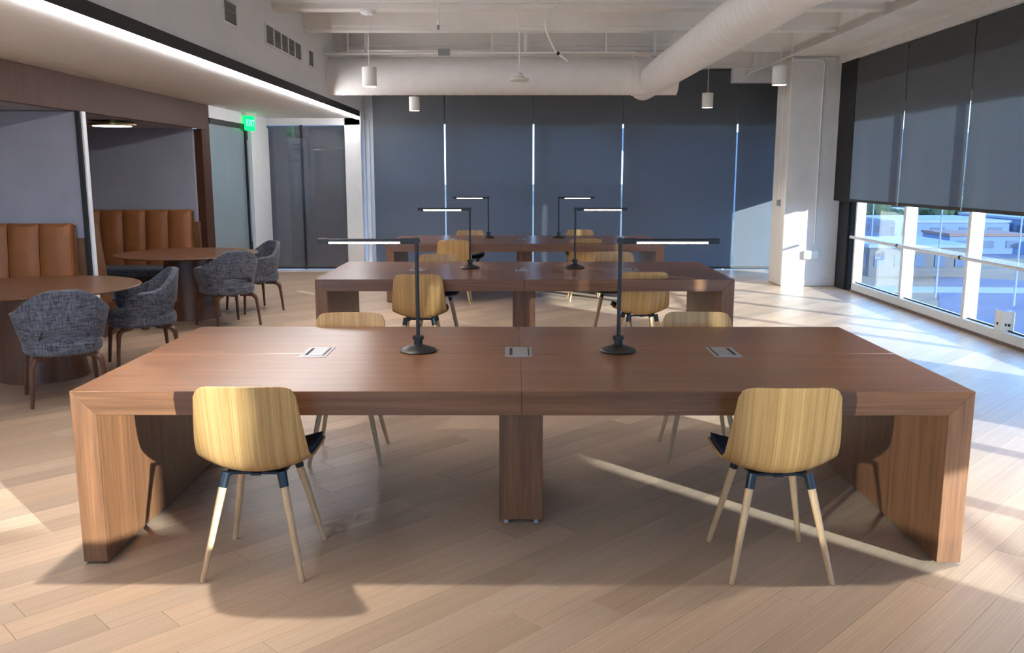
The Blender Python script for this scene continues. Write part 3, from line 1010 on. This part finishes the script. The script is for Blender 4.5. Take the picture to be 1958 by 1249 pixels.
# ---- exit sign
es = empty('exit_sign', (-3.93, 13.45, 2.24))
tag(es, 'small glowing green exit sign under the soffit', 'sign')
es.rotation_euler = (0, 0, R(80))
box(-0.15, 0.15, -0.012, 0.012, 0.0, 0.215).build('face', 'green', es)
box(-0.16, 0.16, -0.03, 0.03, 0.215, 0.255).build('housing', 'white_plastic', es, bevel=0.004)
def text(body, size, parent, loc, rot, mat):
    cu = bpy.data.curves.new('lettering', 'FONT')
    cu.body, cu.size, cu.align_x, cu.align_y, cu.extrude = body, size, 'CENTER', 'CENTER', 0.001
    ob = bpy.data.objects.new('lettering', cu)
    COL.objects.link(ob)
    dg = bpy.context.evaluated_depsgraph_get()
    me = bpy.data.meshes.new_from_object(ob.evaluated_get(dg))
    bpy.data.objects.remove(ob)
    o = bpy.data.objects.new('lettering', me)
    me.materials.clear()
    me.materials.append(M[mat])
    COL.objects.link(o)
    o.parent, o.location, o.rotation_euler = parent, loc, rot
    return o
text('EXIT', 0.13, es, (0, -0.0135, 0.107), (R(90), 0, 0), 'sign_white')

# ---- air grilles in the bulkhead
def grille(y0, y1, n, label):
    t = empty('air_grille', (-2.5, y0, 2.915))
    tag(t, label, 'vent')
    L, h = y1 - y0, 0.175
    box(0.0005, 0.004, 0, L, 0, h).build('backing', 'dark_void', t)
    f = MB()
    f.box(0, 0.014, -0.02, L + 0.02, -0.02, 0).box(0, 0.014, -0.02, L + 0.02, h, h + 0.02)
    f.box(0, 0.014, -0.02, 0, 0, h).box(0, 0.014, L, L + 0.02, 0, h)
    for k in range(1, n):
        f.box(0, 0.013, k * L / n - 0.018, k * L / n + 0.018, 0, h)
    f.build('frame', 'white', t)
    for k in range(9):
        z = 0.012 + k * (h - 0.02) / 8.5
        MB().prism([(0.002, z), (0.010, z + 0.006), (0.010, z + 0.012), (0.002, z + 0.007)], 'y', 0, L).build('slat', 'grille', t)
    return t
grille(7.93, 8.28, 1, 'single air grille nearest the viewer on the white bulkhead')
grille(9.24, 10.72, 5, 'row of five joined air grille panels on the bulkhead')
grille(11.12, 11.36, 1, 'small single air grille past the row of five')

# ---- ducts
def duct(name, a, b, r, label, step=0.16):
    a, b = Vector(a), Vector(b)
    L = (b - a).length
    n = int(L / step)
    pts, rs = [], []
    for i in range(n + 1):
        for s, q in ((0.0, r + 0.0025), (0.15, r), (0.85, r)):
            if i == n and s > 0:
                break
            pts.append(a.lerp(b, min(1, (i + s) / n)))
            rs.append(q)
    t = empty(name, a)
    tag(t, label, 'duct')
    MB().tube([p - a for p in pts], rs, 48).build('pipe', 'duct', t, smooth=True)
    return t
d1 = duct('air_duct', (-2.5, 12.4, 2.915), (2.2, 12.4, 2.915), 0.25, 'large white round duct running across the room')
MB().tube([(4.1, 0, 0), (4.16, 0, 0)], 0.262, 40).build('joint_band', 'duct', d1, smooth=True)
d2 = duct('air_duct', (1.88, 5.72, 2.87), (1.88, 13.3, 2.87), 0.20, 'white round duct running from the viewer to the far wall')
MB().tube([(0, -2.6, 0), (0, 0.02, 0)], 0.222, 48).build('joint_sleeve', 'white', d2, smooth=True)
for k, (x, y) in enumerate(((-2.0, 12.4), (0.15, 12.4), (1.9, 12.4))):
    h = empty('duct_hanger', (x, y, 0))
    tag(h, 'thin white strap holding the cross duct, %s' % ('near the bulkhead', 'mid span', 'near the junction')[k], 'hanger', 'duct hangers')
    box(-0.02, 0.02, -0.004, 0.004, 3.16, ZC).build('strap', 'white', h)
    box(-0.03, 0.03, -0.03, 0.03, 3.17, 3.19).build('clip', 'white', h)

# ---- pendants with their own downlight
def make_pendant(drop, e=60, spot=True):
    t = empty('pendant_light')
    zb = 2.52
    MB().lathe([(0.074, zb), (0.077, zb + 0.004), (0.077, zb + 0.196), (0.07, zb + 0.2)], 32).build('shade', 'shade', t, smooth=True)
    MB().lathe([(0.07, zb - 0.002), (0.07, zb - 0.0005)], 28).build('lens', 'lens', t)
    MB().tube([(0, 0, zb + 0.2), (0, 0, drop)], 0.0045, 6).build('cord', 'white', t)
    MB().lathe([(0.06, drop - 0.04), (0.085, drop - 0.015), (0.085, drop)], 24).build('canopy', 'white', t, smooth=True)
    if spot:
        l = bpy.data.lights.new('downlight', 'SPOT')
        l.energy, l.color, l.spot_size, l.spot_blend, l.shadow_soft_size = e, (1.0, 0.92, 0.82), R(112), 0.9, 0.05
        o = bpy.data.objects.new('downlight', l)
        o.parent = t
        o.location = (0, 0, zb - 0.01)
        COL.objects.link(o)
    return t
GD = 'white cylinder pendant lights'
for x, y, lab in ((-1.53, 9.65, 'white cylinder pendant in front of the cross duct at left'), (2.76, 9.5, 'white cylinder pendant in front of the pillar'),
                  (-1.46, 13.3, 'small far white pendant below the cross duct at left'), (2.70, 12.7, 'small far white pendant right of the duct junction'),
                  (-1.53, 3.9, 'white pendant above the nearest table, left, out of view'), (2.75, 3.9, 'white pendant above the nearest table, right, out of view')):
    p = make_pendant(3.29 if 9 < y < 10 else ZC - 0.01, 110 if y < 5 else 60)
    p.location = (x, y, 0)
    tag(p, lab, 'pendant', GD)

# ---- ceiling bits: sprinkler pipe and head, access point, dangling cable, conduit
sp = empty('sprinkler_line', (0, 9.35, 0))
tag(sp, 'white sprinkler pipe across the ceiling with one drop head', 'pipe')
MB().tube([(-2.5, 0, 3.34), (3.84, 0, 3.34)], 0.02, 10).build('pipe', 'white', sp, smooth=True)
MB().tube([(-0.77, 0, 3.33), (-0.77, 0, 3.14)], 0.008, 8).build('drop', 'white', sp)
MB().lathe([(0.012, 3.05), (0.014, 3.09), (0.006, 3.1)], 12, (-0.77, 0, 0)).build('head', 'grille', sp)
MB().lathe([(0.014, 3.1), (0.016, 3.14), (0.008, 3.15)], 12, (-0.77, 0, 0)).build('cap', 'white', sp)
cc = empty('ceiling_conduit', (0, 12.0, 0))
tag(cc, 'grey conduit running above the cross duct', 'conduit')
MB().tube([(-2.5, 0.1, 3.17), (1.6, 0.1, 3.19)], 0.012, 8).build('pipe', 'white', cc, smooth=True)
box(-1.0, -0.85, 0.06, 0.14, 3.15, 3.23).build('junction_box', 'grille', cc, bevel=0.004)
for xx in (-2.2, -0.3, 1.2):
    box(xx, xx + 0.02, 0.095, 0.105, 3.18, ZC).build('hanger', 'white', cc)
sr = empty('edge_pipe', (3.78, 5.0, 0))
tag(sr, 'thin white pipe running along the edge beam', 'pipe')
MB().tube([(0, 0, 3.2), (0, 9.8, 3.2)], 0.016, 8).build('pipe', 'white', sr, smooth=True)
for yy in (1.5, 4.5, 7.5):
    box(-0.01, 0.01, yy, yy + 0.02, 3.2, 3.4).build('clip', 'white', sr)
ap = empty('ceiling_sensor', (0.06, 10.5, 0))
tag(ap, 'small grey disc shaped device hanging on a thin rod', 'sensor')
MB().lathe([(0.09, 2.66), (0.112, 2.672), (0.108, 2.69), (0.05, 2.71), (0.035, 2.75), (0.01, 2.76)], 28).build('disc', 'grille', ap, smooth=True).data.materials[0] = M['shade']
MB().tube([(0, 0, 2.755), (-0.01, 0, ZC)], 0.005, 6).build('rod', 'white', ap)
dc = empty('dangling_cable', (0.4, 9.0, 0))
tag(dc, 'loose white cable dangling from the ceiling with a connector', 'cable')
MB().tube(catmull([(0.12, 0, 3.6), (0.03, 0, 3.274), (-0.07, 0, 3.12), (-0.094, 0, 3.04), (-0.062, 0, 2.93), (0.01, 0, 2.79), (0.03, 0, 2.77)], 6), 0.008, 8).build('cable', 'white_plastic', dc, smooth=True)
MB().tube([(0.02, 0, 2.78), (0.045, 0, 2.765)], 0.016, 10).build('collar', 'black', dc)
MB().tube([(0.045, 0, 2.765), (0.13, 0, 2.70)], [0.013, 0.008], 10).build('plug', 'white_plastic', dc)

# ---- folded card on the window sill
fc = empty('folded_card', (4.672, 8.36, 0.125), R(-70))
tag(fc, 'white folded card with black marks standing on the window sill', 'card')
MB().prism([(-0.11, 0.03), (0.0, 0.0), (0.0, 0.002), (-0.11, 0.032)], 'z', 0, 0.19).build('leaf', 'card', fc)
MB().prism([(0.0, 0.0), (0.11, 0.03), (0.11, 0.032), (0.0, 0.002)], 'z', 0, 0.19).build('leaf', 'card', fc)
for a, b in ((-0.075, -0.05), (0.03, 0.045), (0.055, 0.08)):
    s = 1 if a > 0 else -1
    MB().prism([(a, abs(a) * 0.2727 - 0.001), (b, abs(b) * 0.2727 - 0.001), (b, abs(b) * 0.2727 + 0.0002), (a, abs(a) * 0.2727 + 0.0002)], 'z', 0.05, 0.075).build('print', 'ink', fc)

# ================================================================== OUTSIDE
GZ = -9.0
gd = box(-300, 700, -200, 900, GZ - 0.5, GZ).build('ground', 'lot')
struct(gd, 'tan open ground outside the windows', 'ground')
def slab(name, mat, poly, z, label):
    o = MB().prism(poly, 'z', GZ - 0.1, GZ + z).build(name, mat)
    struct(o, label, 'road')
slab('road', 'asphalt', [(26, 52), (44, 92), (52, 88), (34, 48)], 0.03, 'blue grey road crossing the tan ground')
slab('road', 'asphalt', [(24, 56), (24, 66), (90, 58), (90, 50)], 0.04, 'wide grey road nearest the building')
slab('pavement', 'kerb', [(30, 80), (30, 84), (90, 79), (90, 75)], 0.06, 'pale pavement strip outside')
slab('road', 'asphalt', [(35, 114), (35, 132), (130, 126), (130, 108)], 0.05, 'farther road beyond the dark building')

def building(name, x0, x1, y0, y1, h, wall, roof, label, nwin=0):
    t = empty(name, (x0, y0, GZ))
    tag(t, label, 'building')
    box(0, x1 - x0, 0, y1 - y0, 0, h).build('walls', wall, t)
    r = MB().box(-0.2, x1 - x0 + 0.2, -0.2, y1 - y0 + 0.2, h, h + 0.35).build('roof', roof, t)
    for k in range(nwin):
        a = (k + 0.25) * (x1 - x0) / nwin
        box(a, a + 0.5 * (x1 - x0) / nwin, -0.08, 0.05, h * 0.35, h * 0.75).build('window', 'bld_win', t)
        b = (k + 0.25) * (y1 - y0) / nwin
        box(-0.08, 0.05, b, b + 0.5 * (y1 - y0) / nwin, h * 0.35, h * 0.75).build('window', 'bld_win', t)
    return t
building('low_building', 37, 47.5, 92, 104, 3.0, 'bld_dark', 'roof_pale', 'dark low building with pale flat roof outside', 5)
building('warehouse', 60, 78, 140, 158, 3.0, 'bld_grey', 'roof_pale', 'blue grey warehouse seen through the middle bay', 4)
building('warehouse', 80, 112, 138, 160, 3.4, 'bld_grey', 'roof_pale', 'larger blue grey warehouse seen through the near bay', 5)
building('warehouse', 58, 68, 118, 126, 2.4, 'bld_grey', 'roof_red', 'small blue grey shed with reddish roof outside', 3)
building('warehouse', 72, 82, 112, 122, 2.6, 'bld_white', 'roof_pale', 'small white shed outside', 3)
for row, y in enumerate((190, 224)):
    for k in range(5):
        x = 0.42 * y + k * 0.036 * y + random.uniform(-1, 1)
        building('house', x, x + 5, y + random.uniform(-2, 2), y + 6, 3.0, 'bld_white', random.choice(('roof_pale', 'roof_red')), 'tiny white house on the far slope, %s row' % ('lower', 'upper')[row])['group'] = 'far houses'
hl = MB()
P = []
for i in range(25):
    row = []
    for j in range(25):
        x, y = 40 + i * 16, 190 + j * 10
        row.append((x, y, GZ - 1 + max(0, (y - 200)) * 0.14 + 1.5 * math.sin(x * 0.05) * min(1, max(0, (y - 200)) / 40)))
    P.append(row)
h = hl.grid(P).build('hill', 'hill', smooth=True)
struct(h, 'scrubby hillside in the far distance', 'hill')

def make_tree(mat):
    t = empty('far_tree')
    mb = MB()
    for k in range(5):
        c = (random.uniform(-1.4, 1.4), random.uniform(-1.4, 1.4), random.uniform(2.4, 4.6))
        r = random.uniform(1.2, 1.9)
        bm = bmesh.new()
        bmesh.ops.create_icosphere(bm, subdivisions=2, radius=r)
        vs = [(v.co * random.uniform(0.85, 1.15)) + Vector(c) for v in bm.verts]
        mb.add(vs, [tuple(v.index for v in f.verts) for f in bm.faces])
        bm.free()
    mb.build('crown', mat, t)
    MB().tube([(0, 0, 0), (0, 0, 3.2)], [0.25, 0.15], 8).build('trunk', 'bark', t)
    return t
trees = [make_tree('leaf'), make_tree('leaf2')]
for i, tr in enumerate(trees):
    tr.location = (70.5 + 17 * i, 172, GZ)
    tag(tr, 'dark green tree beyond the warehouses' if i == 0 else 'olive green tree beyond the warehouses', 'tree', ('dark trees outside', 'olive trees outside')[i])
for row, y in enumerate((172, 180, 203, 213, 237, 247)):
    for k in range(6):
        if row == 0 and k in (0, 3):
            continue
        x = 0.41 * y + (k + 0.5 * (row % 2)) * 0.033 * y
        i = (k + row) % 2
        z = GZ + max(0, (y - 200)) * 0.14 - 0.6
        c = copy_tree(trees[i], (x, y, z), random.uniform(0, 6), trees[i]['label'], trees[i]['group'])
        sc_ = random.uniform(0.75, 0.95)
        c.scale = (sc_, sc_, sc_ * 1.15)
pole = empty('light_pole', (36.5, 76, GZ))
tag(pole, 'pale street light pole outside the middle window bay', 'pole', 'street light poles')
MB().tube([(0, 0, 0), (0, 0, 8.5)], [0.1, 0.06], 8).build('post', 'kerb', pole)
MB().tube([(0, 0, 8.4), (1.2, 0, 8.6)], 0.05, 6).build('arm', 'kerb', pole)
box(1.1, 1.7, -0.12, 0.12, 8.52, 8.62).build('head', 'kerb', pole)
copy_tree(pole, (40.5, 71, GZ), 0.3, 'pale street light pole outside the near window bay')
copy_tree(pole, (54, 134, GZ), 0.3, 'far street light pole by the warehouses')
